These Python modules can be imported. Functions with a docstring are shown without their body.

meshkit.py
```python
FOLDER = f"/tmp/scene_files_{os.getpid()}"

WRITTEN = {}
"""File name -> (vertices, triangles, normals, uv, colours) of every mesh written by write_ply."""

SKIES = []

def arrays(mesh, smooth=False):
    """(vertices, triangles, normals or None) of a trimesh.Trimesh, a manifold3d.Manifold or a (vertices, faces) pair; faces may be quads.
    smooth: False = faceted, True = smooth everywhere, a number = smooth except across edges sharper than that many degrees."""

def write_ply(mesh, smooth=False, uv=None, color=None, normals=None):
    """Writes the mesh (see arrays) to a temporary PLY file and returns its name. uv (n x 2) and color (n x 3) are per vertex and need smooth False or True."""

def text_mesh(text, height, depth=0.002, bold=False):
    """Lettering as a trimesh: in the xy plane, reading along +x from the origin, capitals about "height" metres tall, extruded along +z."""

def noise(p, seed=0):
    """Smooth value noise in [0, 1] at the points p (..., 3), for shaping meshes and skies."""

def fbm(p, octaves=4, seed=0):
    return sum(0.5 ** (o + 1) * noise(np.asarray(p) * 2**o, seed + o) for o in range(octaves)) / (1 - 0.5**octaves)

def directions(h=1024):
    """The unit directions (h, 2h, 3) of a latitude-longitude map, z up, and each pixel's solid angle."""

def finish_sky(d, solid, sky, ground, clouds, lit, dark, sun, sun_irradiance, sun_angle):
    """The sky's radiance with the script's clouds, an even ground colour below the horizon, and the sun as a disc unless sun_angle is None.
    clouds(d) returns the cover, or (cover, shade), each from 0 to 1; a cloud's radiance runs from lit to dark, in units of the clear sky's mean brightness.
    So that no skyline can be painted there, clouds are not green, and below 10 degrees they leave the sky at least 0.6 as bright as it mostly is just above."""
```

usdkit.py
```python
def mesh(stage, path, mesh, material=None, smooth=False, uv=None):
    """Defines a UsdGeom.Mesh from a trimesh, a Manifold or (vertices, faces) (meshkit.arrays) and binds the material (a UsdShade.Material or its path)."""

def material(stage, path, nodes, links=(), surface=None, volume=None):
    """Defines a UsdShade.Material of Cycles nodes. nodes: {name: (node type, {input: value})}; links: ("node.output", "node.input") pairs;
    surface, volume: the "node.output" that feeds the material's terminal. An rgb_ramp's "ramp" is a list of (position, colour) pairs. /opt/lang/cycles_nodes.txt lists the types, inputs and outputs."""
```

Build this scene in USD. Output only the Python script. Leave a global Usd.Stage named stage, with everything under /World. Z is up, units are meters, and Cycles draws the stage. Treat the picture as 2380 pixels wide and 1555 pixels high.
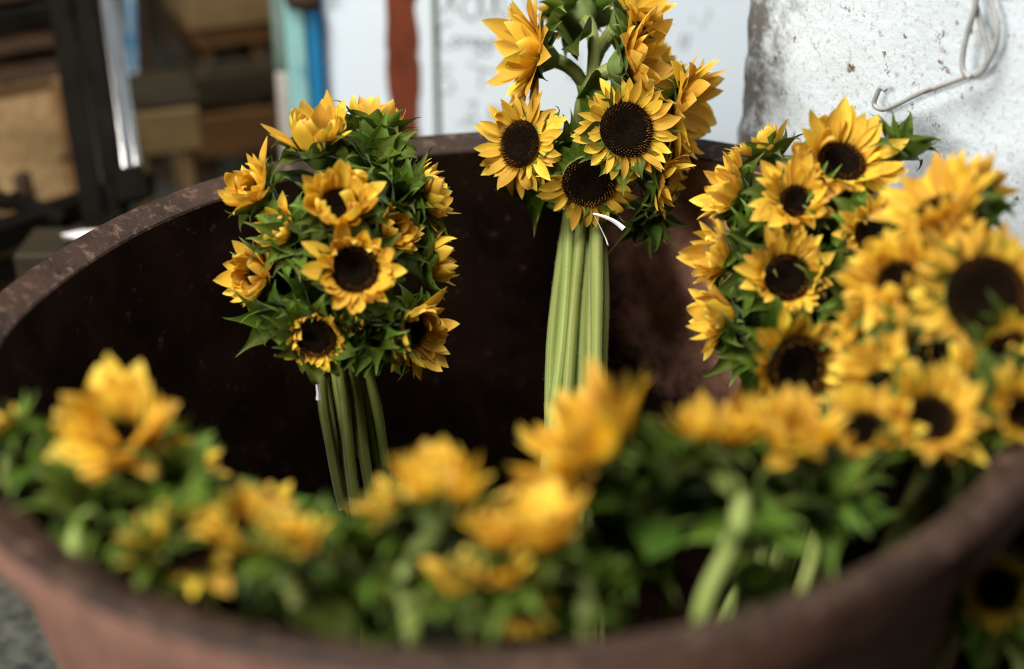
import math
import numpy as np, trimesh, shapely
from shapely.geometry import LineString
import usdkit, meshkit
from pxr import Usd, UsdGeom, UsdLux, UsdShade, Gf, Sdf

stage = Usd.Stage.CreateInMemory()
UsdGeom.SetStageUpAxis(stage, UsdGeom.Tokens.z)
UsdGeom.SetStageMetersPerUnit(stage, 1.0)
UsdGeom.Xform.Define(stage, '/World')
UsdGeom.Scope.Define(stage, '/World/Looks')

# ------------------------------------------------------------------ camera
ZR = 0.60                                    # height of the tub's rim above the floor
CAM = np.array([0.012, -1.086, ZR + 0.538])
PITCH = math.radians(27.45)
FPX = 50.0 / 36.0 * 2380                     # focal length in photo pixels (2380 wide)
FW = np.array([0, math.cos(PITCH), -math.sin(PITCH)])
UP = np.array([0, math.sin(PITCH), math.cos(PITCH)])
RT = np.array([1.0, 0, 0])
cam = UsdGeom.Camera.Define(stage, '/World/camera')
cam.CreateFocalLengthAttr(50.0); cam.CreateHorizontalApertureAttr(36.0)
cam.CreateFStopAttr(1.4); cam.CreateFocusDistanceAttr(1.42)
cam.CreateExposureAttr(-0.22)
cam.CreateClippingRangeAttr(Gf.Vec2f(0.05, 100))
M = Gf.Matrix4d(1); M.SetRow(0, Gf.Vec4d(*RT, 0)); M.SetRow(1, Gf.Vec4d(*UP, 0)); M.SetRow(2, Gf.Vec4d(*(-FW), 0)); M.SetRow(3, Gf.Vec4d(*CAM, 1))
cam.AddTransformOp().Set(M)

# ------------------------------------------------------------------ light: open market side, high on the left, under a roof
def rect_light(name, pos, target, w, h, intensity, color):
    l = UsdLux.RectLight.Define(stage, '/World/' + name)
    l.CreateWidthAttr(w); l.CreateHeightAttr(h); l.CreateIntensityAttr(intensity); l.CreateColorAttr(Gf.Vec3f(*color))
    pos = np.array(pos, float); z = pos - np.array(target, float); z /= np.linalg.norm(z)
    x = np.cross([0, 0, 1.0], z); x /= np.linalg.norm(x); y = np.cross(z, x)
    m = Gf.Matrix4d(1)
    for i, r in enumerate((x, y, z)): m.SetRow(i, Gf.Vec4d(*r, 0))
    m.SetRow(3, Gf.Vec4d(*pos, 1)); l.AddTransformOp().Set(m)
rect_light('key_light', (-2.1, -1.75, 1.60), (0.1, 0.1, 0.62), 1.3, .5, 48, (1.0, 0.95, 0.85))
rect_light('top_light', (-0.55, -0.30, 3.0), (0.0, 0.0, 0.6), 1.0, 1.0, 42, (1.0, 0.96, 0.88))

# ------------------------------------------------------------------ helpers
def P(px, py, d):
    """World point seen at photo pixel (2380 wide) at depth d along the view axis."""
    return CAM + FW * d + RT * ((px - 1190) / FPX * d) - UP * ((py - 777.5) / FPX * d)
def ray(px, py):
    return FW + RT * ((px - 1190) / FPX) - UP * ((py - 777.5) / FPX)
def on_plane(px, py, n, c):
    """Where the ray of a pixel meets the plane n.p = c."""
    r = ray(px, py); n = np.asarray(n, float)
    return CAM + r * ((c - CAM @ n) / (r @ n))
used = {}
def numbered(parent, name):
    k = (parent, name); i = used.get(k, 0); used[k] = i + 1
    return f'{parent}/{name}' if i == 0 else f'{parent}/{name}_{i:03d}'
def tag(prim, label=None, cat=None, group=None, kind=None):
    for k, v in (('label', label), ('category', cat), ('group', group), ('kind', kind)):
        if v: prim.SetCustomDataByKey(k, v)
    return prim
def thing(name, label, cat, loc=(0, 0, 0), group=None, kind=None):
    path = numbered('/World', name)
    x = UsdGeom.Xform.Define(stage, path); x.AddTranslateOp().Set(Gf.Vec3d(*map(float, loc)))
    tag(x.GetPrim(), label, cat, group, kind)
    return path
origin = {}
def obj(name, mesh, mat, parent='/World', smooth=False, uv=None, off=None):
    path = numbered(parent, name)
    v, f, *_ = mesh if isinstance(mesh, tuple) else (np.array(mesh.vertices), np.array(mesh.faces))
    if off is not None: v = v - np.asarray(off)
    usdkit.mesh(stage, path, (v, f), MAT[mat], smooth=smooth, uv=uv)
    return stage.GetPrimAtPath(path)
def cat(ms): return trimesh.util.concatenate(ms)
def unit(v): v = np.asarray(v, float); return v / np.linalg.norm(v)

def grid_faces(nu, nv, wrap=False):
    i, j = np.meshgrid(np.arange(nu - 1), np.arange(nv if wrap else nv - 1), indexing='ij')
    a = i * nv + j; b = i * nv + (j + 1) % nv; c = (i + 1) * nv + (j + 1) % nv; d = (i + 1) * nv + j
    return np.stack([a, b, c, d], -1).reshape(-1, 4)
def tris(q): return np.vstack([q[:, [0, 1, 2]], q[:, [0, 2, 3]]])
def spline(pts, n):
    pts = np.asarray(pts, float); pts = pts[np.r_[True, np.linalg.norm(np.diff(pts, axis=0), axis=1) > 1e-6]]
    from scipy.interpolate import CubicSpline
    t = np.r_[0, np.cumsum(np.linalg.norm(np.diff(pts, axis=0), axis=1) ** 0.7)]
    return CubicSpline(t, pts, bc_type='natural')(np.linspace(0, t[-1], n))
def tube(path, rad, sides=9, ridge=0.0, cap=True, seed=0):
    path = np.asarray(path, float); n = len(path)
    rad = np.broadcast_to(rad, n)
    T = np.gradient(path, axis=0); T /= np.linalg.norm(T, axis=1)[:, None]
    ref = np.array([1.0, 0.13, 0.07]); ref = ref - T[0] * (ref @ T[0])
    if np.linalg.norm(ref) < .2: ref = np.array([0, 1.0, 0]); ref = ref - T[0] * (ref @ T[0])
    ref = unit(ref); rings = []
    a = np.linspace(0, 2 * np.pi, sides, endpoint=False)
    for i in range(n):
        ref = unit(ref - T[i] * (ref @ T[i])); bi = np.cross(T[i], ref)
        r = rad[i] * (1 + ridge * np.where(np.arange(sides) % 2, 1, -1))
        rings.append(path[i] + (np.cos(a) * r)[:, None] * ref + (np.sin(a) * r)[:, None] * bi)
    v = np.concatenate(rings); f = tris(grid_faces(n, sides, True))
    if cap:
        k = len(v); v = np.vstack([v, path[0], path[-1]])
        j = np.arange(sides)
        f = np.vstack([f, np.stack([np.full(sides, k), (j + 1) % sides, j], 1), np.stack([np.full(sides, k + 1), (n - 1) * sides + j, (n - 1) * sides + (j + 1) % sides], 1)])
    return v, f
def tube_uv(n, sides):
    u = np.repeat(np.linspace(0, 1, n), sides); w = np.tile(np.linspace(0, 1, sides, endpoint=False), n)
    return np.vstack([np.stack([u, w], 1), [[0, 0], [1, 0]]])
def lathe(profile, seg=64):
    p = np.asarray(profile, float); a = np.linspace(0, 2 * np.pi, seg, endpoint=False)
    v = np.stack([p[:, 0, None] * np.cos(a), p[:, 0, None] * np.sin(a), np.repeat(p[:, 1, None], seg, 1)], -1).reshape(-1, 3)
    return v, tris(grid_faces(len(p), seg, True))
def rbox(size, center=(0, 0, 0), bev=0.003):
    """A box with chamfered edges."""
    s = np.asarray(size, float) / 2; b = min(bev, s.min() * .8)
    pts = []
    for k in range(3):
        q = s - b; q[k] = s[k]
        for sg in np.ndindex(2, 2, 2): pts.append(q * (np.array(sg) * 2 - 1))
    m = trimesh.convex.convex_hull(np.array(pts)); m.apply_translation(center)
    return m
def bar(a, b, w, h, bev=0.003, roll_ref=(0, 0, 1)):
    a, b = np.asarray(a, float), np.asarray(b, float); L = np.linalg.norm(b - a); z = (b - a) / L
    x = np.cross(roll_ref, z)
    if np.linalg.norm(x) < .05: x = np.cross((0, 1, 0), z)
    x = unit(x); y = np.cross(z, x)
    m = rbox((w, h, L), (0, 0, 0), bev); T = np.eye(4); T[:3, :3] = np.stack([x, y, z], 1); T[:3, 3] = (a + b) / 2
    m.apply_transform(T); return m

# ------------------------------------------------------------------ materials
MAT = {}
def mat(name, nodes, links, surface): MAT[name] = usdkit.material(stage, '/World/Looks/' + name, nodes, links, surface=surface)
def noisy(name, c1, c2, scale=20, detail=5, lo=.35, hi=.65, rough=.6, bump=0.2, bscale=None, spec=.4, stretch=(1, 1, 1), coord='position', dist=.002, c3=None, s3=8, lo3=.55, hi3=.7, metallic=0.0, light_patch=None):
    n = {'map': ('mapping', {'scale': stretch}), 'no': ('noise_texture', {'scale': scale, 'detail': detail, 'roughness': .6}),
         'ra': ('rgb_ramp', {'ramp': [(0, c1), (lo, c1), (hi, c2), (1, c2)]}), 'nb': ('noise_texture', {'scale': bscale or scale * 2, 'detail': 6.0, 'roughness': .65}),
         'bu': ('bump', {'strength': bump, 'distance': dist}), 'p': ('principled_bsdf', {'roughness': rough, 'specular_ior_level': spec, 'metallic': metallic})}
    src = 'geometry.position' if coord == 'position' else 'tc.object'
    n['geometry' if coord == 'position' else 'tc'] = ('geometry' if coord == 'position' else 'texture_coordinate', {})
    l = [(src, 'map.vector'), ('map.vector', 'no.vector'), ('map.vector', 'nb.vector'), ('no.fac', 'ra.fac'), ('nb.fac', 'bu.height'), ('bu.normal', 'p.normal')]
    if c3 is None: l.append(('ra.color', 'p.base_color'))
    else:
        n['n3'] = ('noise_texture', {'scale': s3, 'detail': 7.0, 'roughness': .7}); n['r3'] = ('rgb_ramp', {'ramp': [(0, (0, 0, 0)), (lo3, (0, 0, 0)), (hi3, (1, 1, 1)), (1, (1, 1, 1))]})
        n['m3'] = ('mix', {'mix_type': 'mix', 'color2': c3})
        l += [('map.vector', 'n3.vector'), ('n3.fac', 'r3.fac'), ('r3.color', 'm3.fac'), ('ra.color', 'm3.color1')]
        if light_patch is None: l.append(('m3.color', 'p.base_color'))
        else:                                             # a pool of light painted into the colour: centre, radius, colour
            at_, rad_, col_ = light_patch
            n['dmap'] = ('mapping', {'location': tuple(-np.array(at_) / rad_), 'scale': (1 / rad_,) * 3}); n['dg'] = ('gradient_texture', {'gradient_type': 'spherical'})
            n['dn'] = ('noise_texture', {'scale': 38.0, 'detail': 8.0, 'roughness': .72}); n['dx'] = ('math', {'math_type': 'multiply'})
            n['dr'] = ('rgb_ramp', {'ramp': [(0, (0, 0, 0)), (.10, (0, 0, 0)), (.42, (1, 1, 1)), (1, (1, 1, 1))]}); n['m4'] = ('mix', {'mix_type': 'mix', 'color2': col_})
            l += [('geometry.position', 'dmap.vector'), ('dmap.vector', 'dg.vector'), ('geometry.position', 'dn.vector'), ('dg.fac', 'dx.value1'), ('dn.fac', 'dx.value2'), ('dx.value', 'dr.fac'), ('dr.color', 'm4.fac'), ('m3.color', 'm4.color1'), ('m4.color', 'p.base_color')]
    mat(name, n, l, 'p.BSDF')

def leafy(name, base, mid, tip, vein, trans, tw, rough=.5, spec=.35, streak=22, hue=.02, sheen=0.0, val=(.78, 1.12)):
    """Petal or leaf: colour runs base to tip along u, fine streaks across v, each piece a little different, some light passes through."""
    n = {'uv': ('uvmap', {'attribute': 'st'}), 'sx': ('separate_xyz', {}),
         'ra': ('rgb_ramp', {'ramp': [(0, base), (.28, mid), (.75, mid), (1, tip)]}),
         'map': ('mapping', {'scale': (1.6, streak, 1)}), 'no': ('noise_texture', {'scale': 1.0, 'detail': 3.0, 'roughness': .55}),
         'rr': ('rgb_ramp', {'ramp': [(0, (.0, .0, .0)), (.42, (.0, .0, .0)), (.68, (.75, .75, .75)), (1, (1, 1, 1))]}),
         'mv': ('mix', {'mix_type': 'mix', 'color2': vein}), 'oi': ('object_info', {}),
         'mr': ('map_range', {'value': .5, 'from_min': 0.0, 'from_max': 1.0, 'to_min': .5 - hue, 'to_max': .5 + hue}),
         'mr2': ('map_range', {'value': .5, 'from_min': 0.0, 'from_max': 1.0, 'to_min': val[0], 'to_max': val[1]}),
         'hs': ('hsv', {'hue': .5, 'saturation': 1.0, 'value': 1.0, 'fac': 1.0}),
         'bu': ('bump', {'strength': .35, 'distance': .0006}),
         'p': ('principled_bsdf', {'roughness': rough, 'specular_ior_level': spec, 'sheen_weight': sheen, 'sheen_roughness': .4}),
         't': ('translucent_bsdf', {}), 'mt': ('mix', {'mix_type': 'multiply', 'fac': 1.0, 'color2': trans}), 'mx': ('mix_closure', {'fac': tw})}
    l = [('uv.UV', 'sx.vector'), ('sx.x', 'ra.fac'), ('uv.UV', 'map.vector'), ('map.vector', 'no.vector'), ('no.fac', 'rr.fac'), ('rr.color', 'mv.fac'), ('ra.color', 'mv.color1'),
         ('oi.random', 'mr.value'), ('oi.random', 'mr2.value'), ('mr.result', 'hs.hue'), ('mr2.result', 'hs.value'), ('mv.color', 'hs.color'), ('hs.color', 'p.base_color'),
         ('no.fac', 'bu.height'), ('bu.normal', 'p.normal'), ('hs.color', 'mt.color1'), ('mt.color', 't.color'), ('p.BSDF', 'mx.closure1'), ('t.BSDF', 'mx.closure2')]
    mat(name, n, l, 'mx.closure')

leafy('petal_yellow', (.66, .31, .010), (.87, .55, .062), (.91, .66, .14), (.74, .42, .025), (1.0, .95, .7), .34, hue=.014, rough=.6, spec=.22, val=(.72, 1.1))
leafy('bract_green', (.13, .18, .024), (.075, .125, .007), (.24, .29, .09), (.14, .19, .03), (1.0, 1.0, .6), .22, hue=.028, streak=9, sheen=.12, spec=.18, val=(.5, 1.35))
leafy('leaf_green', (.09, .14, .018), (.050, .09, .006), (.08, .125, .014), (.11, .16, .028), (1.0, 1.0, .6), .25, hue=.03, streak=12, spec=.18, val=(.45, 1.2))
leafy('stem_green', (.18, .23, .045), (.19, .24, .045), (.11, .15, .022), (.36, .39, .14), (1, 1, .7), .06, hue=.015, streak=14, sheen=.12, rough=.6)
noisy('hair_pale', (.34, .38, .18), (.45, .48, .26), 20, rough=.6, coord='object', spec=.2)
noisy('calyx_green', (.08, .13, .025), (.14, .20, .055), 60, rough=.6, coord='object')
noisy('disc_brown', (.004, .0026, .0015), (.012, .007, .0035), 320, rough=.85, bump=.9, bscale=420, coord='object', dist=.0015, spec=.04)
noisy('floret_dark', (.004, .0026, .0014), (.016, .009, .003), 200, rough=.85, coord='object', spec=.05)
noisy('floret_amber', (.03, .012, .003), (.22, .085, .01), 260, lo=.45, hi=.62, rough=.75, coord='object', spec=.1)
noisy('scar_tan', (.30, .25, .14), (.05, .04, .02), 160, rough=.8, coord='object')
noisy('tub_inside', (.004, .002, .0010), (.015, .0068, .0038), 14, 7, .35, .7, rough=.85, bump=.35, bscale=160, c3=(.07, .036, .028), s3=70, lo3=.60, hi3=.78, spec=.04, light_patch=((.26, .31, ZR - .12), .24, (.50, .25, .18)))  # last argument paints the lit patch on the right back of the wall
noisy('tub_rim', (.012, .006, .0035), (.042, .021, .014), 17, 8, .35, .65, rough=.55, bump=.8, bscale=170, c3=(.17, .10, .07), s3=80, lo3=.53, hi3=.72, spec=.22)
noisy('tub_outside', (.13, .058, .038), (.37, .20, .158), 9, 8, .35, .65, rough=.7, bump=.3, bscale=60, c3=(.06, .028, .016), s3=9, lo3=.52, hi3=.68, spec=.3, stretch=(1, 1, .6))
noisy('wall_white', (.68, .775, .88), (.73, .82, .91), 5, 6, .3, .7, rough=.75, bump=.25, bscale=50)
noisy('board_white', (.68, .78, .885), (.73, .825, .91), 3, 4, rough=.45, bump=.03)
noisy('paint_red', (.11, .020, .006), (.17, .034, .010), 24, 6, rough=.6, bump=.3)
noisy('ink_grey', (.30, .33, .34), (.46, .50, .52), 30, 4, rough=.6)
noisy('ink_dark', (.07, .08, .085), (.20, .22, .23), 40, 4, rough=.6)
noisy('gap_dark', (.035, .045, .02), (.09, .11, .05), 12, 4, rough=.7)
noisy('door_teal', (.20, .42, .43), (.26, .50, .50), 10, 5, rough=.5, bump=.3, c3=(.010, .17, .36), s3=7, lo3=.50, hi3=.54, stretch=(1.0, 1, .35))
noisy('door_blue', (.006, .15, .34), (.012, .20, .42), 10, 5, rough=.5, bump=.3, c3=(.16, .38, .40), s3=9, lo3=.56, hi3=.6, stretch=(1, 1, .4))
noisy('strip_pale', (.33, .30, .27), (.45, .42, .38), 14, 5, rough=.7)
noisy('strip_green', (.04, .10, .07), (.20, .24, .22), 9, 5, rough=.6, stretch=(1, 1, .5))
noisy('added_foot_dark', (.012, .011, .008), (.05, .045, .035), 18, 7, rough=.9, bump=.6, spec=.1)
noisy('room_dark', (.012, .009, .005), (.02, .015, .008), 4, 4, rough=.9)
noisy('ground_grey', (.02, .022, .017), (.10, .105, .09), 45, 8, .35, .7, rough=.9, bump=.8, bscale=90, dist=.004)
for nm, a, b in (('wood_pale', (.115, .072, .026), (.17, .11, .044)), ('wood_orange', (.085, .038, .009), (.13, .06, .014)), ('wood_dim', (.014, .0095, .0032), (.03, .02, .0065)), ('wood_tan', (.16, .10, .043), (.24, .16, .075)), ('wood_rust', (.018, .008, .003), (.05, .024, .009))):
    noisy(nm, a, b, 22, 6, .3, .7, rough=.7, bump=.4, stretch=(.5, 2.0, 3.5), coord='object')
noisy('weave_tan', (.19, .115, .047), (.32, .215, .10), 34, 5, .35, .65, rough=.8, bump=.5, stretch=(2.5, 2.5, .35))
noisy('metal_black', (.005, .004, .003), (.009, .008, .006), 20, 4, rough=.6, spec=.03)
noisy('metal_chrome', (.62, .63, .66), (.75, .76, .78), 30, 3, rough=.16, bump=.02, metallic=1.0)
noisy('metal_matte', (.30, .31, .33), (.45, .46, .48), 30, 3, rough=.35, bump=.05, metallic=.8)
noisy('wire_grey', (.27, .275, .28), (.40, .405, .41), 40, 4, rough=.5, c3=(.20, .13, .09), s3=30, lo3=.60, hi3=.68)
noisy('tie_white', (.80, .82, .86), (.88, .89, .92), 80, 4, rough=.35)
noisy('cloth_white', (.75, .75, .78), (.85, .85, .88), 40, 4, rough=.6)
noisy('blue_print', (.02, .20, .42), (.40, .48, .52), 26, 3, .42, .58, rough=.4)
# stained plaster: white, brown specks, mould towards the free edge and the foot
WN = np.array([math.cos(math.radians(32.6)), math.sin(math.radians(32.6)), 0.0]); WC = 0.478       # plane of the right-hand wall
WD = np.array([WN[1], -WN[0], 0.0]); WE = np.array([0.262, 0.0, 0.0]); WE[1] = (WC - WE[0] * WN[0]) / WN[1]
n = {'g': ('geometry', {}), 'no': ('noise_texture', {'scale': 6.0, 'detail': 6.0}), 'ra': ('rgb_ramp', {'ramp': [(0, (.50, .565, .64)), (.4, (.58, .655, .73)), (.7, (.66, .735, .81)), (1, (.69, .76, .83))]}),
     'sp': ('noise_texture', {'scale': 75.0, 'detail': 4.0, 'roughness': .6}), 'sr': ('rgb_ramp', {'ramp': [(0, (0, 0, 0)), (.62, (0, 0, 0)), (.70, (1, 1, 1)), (1, (1, 1, 1))]}), 'm1': ('mix', {'mix_type': 'mix', 'color2': (.13, .075, .04)}),
     'sq': ('noise_texture', {'scale': 190.0, 'detail': 4.0, 'roughness': .6}), 'sqr': ('rgb_ramp', {'ramp': [(0, (0, 0, 0)), (.55, (0, 0, 0)), (.70, (.7, .7, .7)), (1, (.8, .8, .8))]}), 'm2': ('mix', {'mix_type': 'mix', 'color2': (.35, .32, .29)}),
     'dot': ('normal', {'direction': (0, 0, 1)}), 'mp': ('mapping', {'location': tuple(-WE), 'scale': (1, 1, 1)}),
     'sx': ('separate_xyz', {}), 'ed': ('map_range', {'from_min': .0, 'from_max': .115, 'to_min': 1.0, 'to_max': 0.0}),
     'mo': ('noise_texture', {'scale': 42.0, 'detail': 9.0, 'roughness': .75}), 'mm': ('math', {'math_type': 'multiply'}), 'mr': ('rgb_ramp', {'ramp': [(0, (0, 0, 0)), (.28, (0, 0, 0)), (.44, (.92, .92, .92)), (1, (1, 1, 1))]}), 'm3': ('mix', {'mix_type': 'mix', 'color2': (.10, .09, .075)}),
     'nb': ('noise_texture', {'scale': 70.0, 'detail': 8.0, 'roughness': .65}), 'bu': ('bump', {'strength': .5, 'distance': .004}), 'p': ('principled_bsdf', {'roughness': .8, 'specular_ior_level': .3})}
l = [('g.position', 'no.vector'), ('no.fac', 'ra.fac'), ('g.position', 'sp.vector'), ('sp.fac', 'sr.fac'), ('sr.color', 'm1.fac'), ('ra.color', 'm1.color1'),
     ('g.position', 'sq.vector'), ('sq.fac', 'sqr.fac'), ('sqr.color', 'm2.fac'), ('m1.color', 'm2.color1'),
     ('g.position', 'mp.vector'), ('mp.vector', 'sx.vector'), ('sx.x', 'ed.value'), ('g.position', 'mo.vector'), ('mo.fac', 'mm.value1'), ('ed.result', 'mm.value2'), ('mm.value', 'mr.fac'), ('mr.color', 'm3.fac'), ('m2.color', 'm3.color1'),
     ('m3.color', 'p.base_color'), ('g.position', 'nb.vector'), ('nb.fac', 'bu.height'), ('bu.normal', 'p.normal')]
del n['dot']
mat('plaster_stained', n, l, 'p.BSDF')

# ------------------------------------------------------------------ setting: ground, back wall, shop room, right wall
YB = 1.0
gx, gy = np.meshgrid(np.linspace(-4, 4, 60), np.linspace(-3, 5, 60), indexing='ij')
gv = np.stack([gx, gy, 0.004 * meshkit.fbm(np.stack([gx * 4, gy * 4, gx * 0], -1), 4)], -1).reshape(-1, 3)
tag(obj('ground', (gv, tris(grid_faces(60, 60))), 'ground_grey', smooth=True), 'rough grey concrete floor below the tub', 'floor', kind='structure')

def bx(px, Y=YB, py=150): return on_plane(px, py, (0, 1, 0), Y)[0]
xl = bx(757)
w = thing('white_wall', 'white painted wall behind the tub with a rust red stripe', 'wall', (0, 0, 0))
obj('wall_face', rbox((1.6 - xl, .16, 2.2), ((1.6 + xl) / 2, YB + .08, 1.1), .004), 'wall_white', w)
rng = np.random.default_rng(5)
zz = np.linspace(.02, 2.18, 120)
def wavy(x0, amp, seed): return x0 + amp * (meshkit.fbm(np.stack([zz * 40, zz * 0 + seed, zz * 0], -1), 3) - .5)
a, b = wavy(bx(901), .012, 1), wavy(bx(972), .012, 7)
sv = np.concatenate([np.stack([q, np.full_like(zz, YB - .003), zz], 1) for q in (a, b)] + [np.stack([q, np.full_like(zz, YB + .002), zz], 1) for q in (a, b)])
N = len(zz); q = []
for i in range(N - 1):
    q += [[i, i + 1, N + i + 1, N + i], [i, 2 * N + i, 2 * N + i + 1, i + 1], [N + i, N + i + 1, 3 * N + i + 1, 3 * N + i]]
p_ = obj('painted_stripe', (sv, tris(np.array(q))), 'paint_red', w); tag(p_, 'vertical rust red painted stripe')

# price board with grey handwriting
xb0, xb1 = bx(1022), bx(1780)
pb = thing('price_board', 'white price board with faint grey handwriting, behind the tallest bunch', 'sign', ((xb0 + xb1) / 2, YB - .012, 1.0))
o0 = np.array([(xb0 + xb1) / 2, YB - .012, 1.0])
obj('board', rbox((xb1 - xb0, .014, 1.5), (0, 0, .05), .002), 'board_white', pb)
obj('board_edge', rbox((.008, .024, 1.5), (-(xb1 - xb0) / 2 - .0045, .002, .05), .001), 'gap_dark', pb)
def stroke(words, matname, wpx):
    """Handwriting: each word is a list of pen strokes, brushed on the board as a thin skin of ink."""
    for word in words:
        ms = []
        for pts in word:
            pts = spline(pts, max(8, len(pts) * 6)) if len(pts) > 2 else np.array(pts, float)
            w3 = np.array([on_plane(px, py, (0, 1, 0), YB - .019) for px, py in pts])
            g = LineString(w3[:, [0, 2]]).buffer(wpx * 2.0 / FPX / 2, quad_segs=3)
            for gg in getattr(g, 'geoms', [g]):
                m = trimesh.creation.extrude_polygon(gg, .0006, engine='earcut')
                v = np.array(m.vertices); ms.append(trimesh.Trimesh(np.stack([v[:, 0], YB - .0191 - v[:, 2], v[:, 1]], 1), np.array(m.faces)[:, ::-1], process=False))
        obj('lettering', cat(ms), matname, pb, off=o0)
stroke([[[(1030, -30), (1062, 28)], [(1068, -30), (1028, 30)], ],
        [[(1098, -20), (1078, 0), (1080, 35), (1100, 44), (1114, 20), (1106, -12), (1098, -20)], [(1120, -20), (1122, 25), (1132, 40), (1146, 25), (1148, -25)], [(1150, -40), (1153, 25), (1165, 38)], [(1172, -40), (1174, 30), (1186, 42)]],
        [[(1225, -60), (1228, 20), (1236, 28)], [(1250, -60), (1252, 15)]]], 'ink_grey', 9)
stroke([[[(1048, 52), (1028, 60), (1020, 85), (1030, 108), (1048, 112)], [(1056, 88), (1050, 100), (1062, 108), (1070, 96), (1062, 86), (1056, 88)], [(1078, 108), (1080, 90), (1090, 88), (1094, 108)], [(1108, 90), (1098, 98), (1106, 108), (1114, 92), (1112, 128), (1100, 130)], [(1120, 92), (1122, 106), (1134, 104), (1136, 90), (1136, 125), (1122, 126)], [(1146, 110), (1148, 94), (1162, 92)], [(1172, 98), (1166, 110), (1178, 114), (1182, 100), (1172, 98)]]], 'ink_dark', 4)
stroke([[[(1020, 152), (1046, 158), (1030, 178), (1052, 192), (1048, 212), (1024, 216)]], [[(1086, 148), (1150, 168)], [(1118, 160), (1116, 205)]],
        [[(1085, 240), (1104, 236), (1098, 258), (1080, 278), (1112, 274)], [(1140, 250), (1140, 285)], [(1140, 255), (1158, 252), (1158, 270), (1142, 270)], [(1186, 255), (1168, 262), (1172, 275), (1184, 268), (1188, 276)]],
        [[(1060, 285), (1160, 300)]]], 'ink_grey', 6)
stroke([[[(1588, 80), (1580, 112)], [(1602, 82), (1594, 114)]], [[(1648, 20), (1646, 46)]], [[(1322, 130), (1326, 185)], [(1342, 120), (1344, 180)]], [[(1632, 50), (1634, 66)], [(1606, 42), (1608, 50)]]], 'ink_grey', 6)

# shop doorway on the left: jamb boards, a dim room
jamb = thing('door_jamb', 'peeling teal and blue wooden door jamb left of the white wall', 'door frame', (0, 0, 0))
zt = 2.2
x0, x1, x2, x3 = bx(637), bx(671), bx(722), bx(756)
obj('jamb_board', rbox((x2 - x1 - .002, .06, zt), ((x1 + x2) / 2, YB + .005, zt / 2), .003), 'door_teal', jamb)
tag(obj('jamb_board', rbox((x3 - x2 - .002, .05, zt), ((x2 + x3) / 2, YB + .004, zt / 2), .003), 'door_blue', jamb), 'blue edge board with teal patches')
zs = on_plane(655, 165, (0, 1, 0), YB)[2]
tag(obj('trim_strip', rbox((x1 - x0 - .002, .05, zs - .002), ((x1 + x0) / 2, YB + .02, zs / 2), .003), 'strip_pale', jamb), 'pale bare lower strip')
tag(obj('trim_strip', rbox((x1 - x0 - .002, .05, zt - zs), ((x1 + x0) / 2, YB + .02, (zt + zs) / 2), .003), 'strip_green', jamb), 'dirty green upper strip')
kn = trimesh.creation.icosphere(2, .02); kn.apply_scale((1.4, .6, .9)); kn.apply_translation(on_plane(705, -2, (0, 1, 0), YB - .03))
obj('rusty_knob', kn, 'wood_rust', jamb, smooth=True)
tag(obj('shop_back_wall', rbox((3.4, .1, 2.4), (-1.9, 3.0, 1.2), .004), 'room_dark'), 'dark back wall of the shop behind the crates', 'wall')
tag(obj('shop_side_wall', rbox((.1, 1.86, 2.4), (x0 + .07, 2.01, 1.2), .004), 'room_dark'), 'dark side wall of the shop beside the jamb', 'wall')
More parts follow.
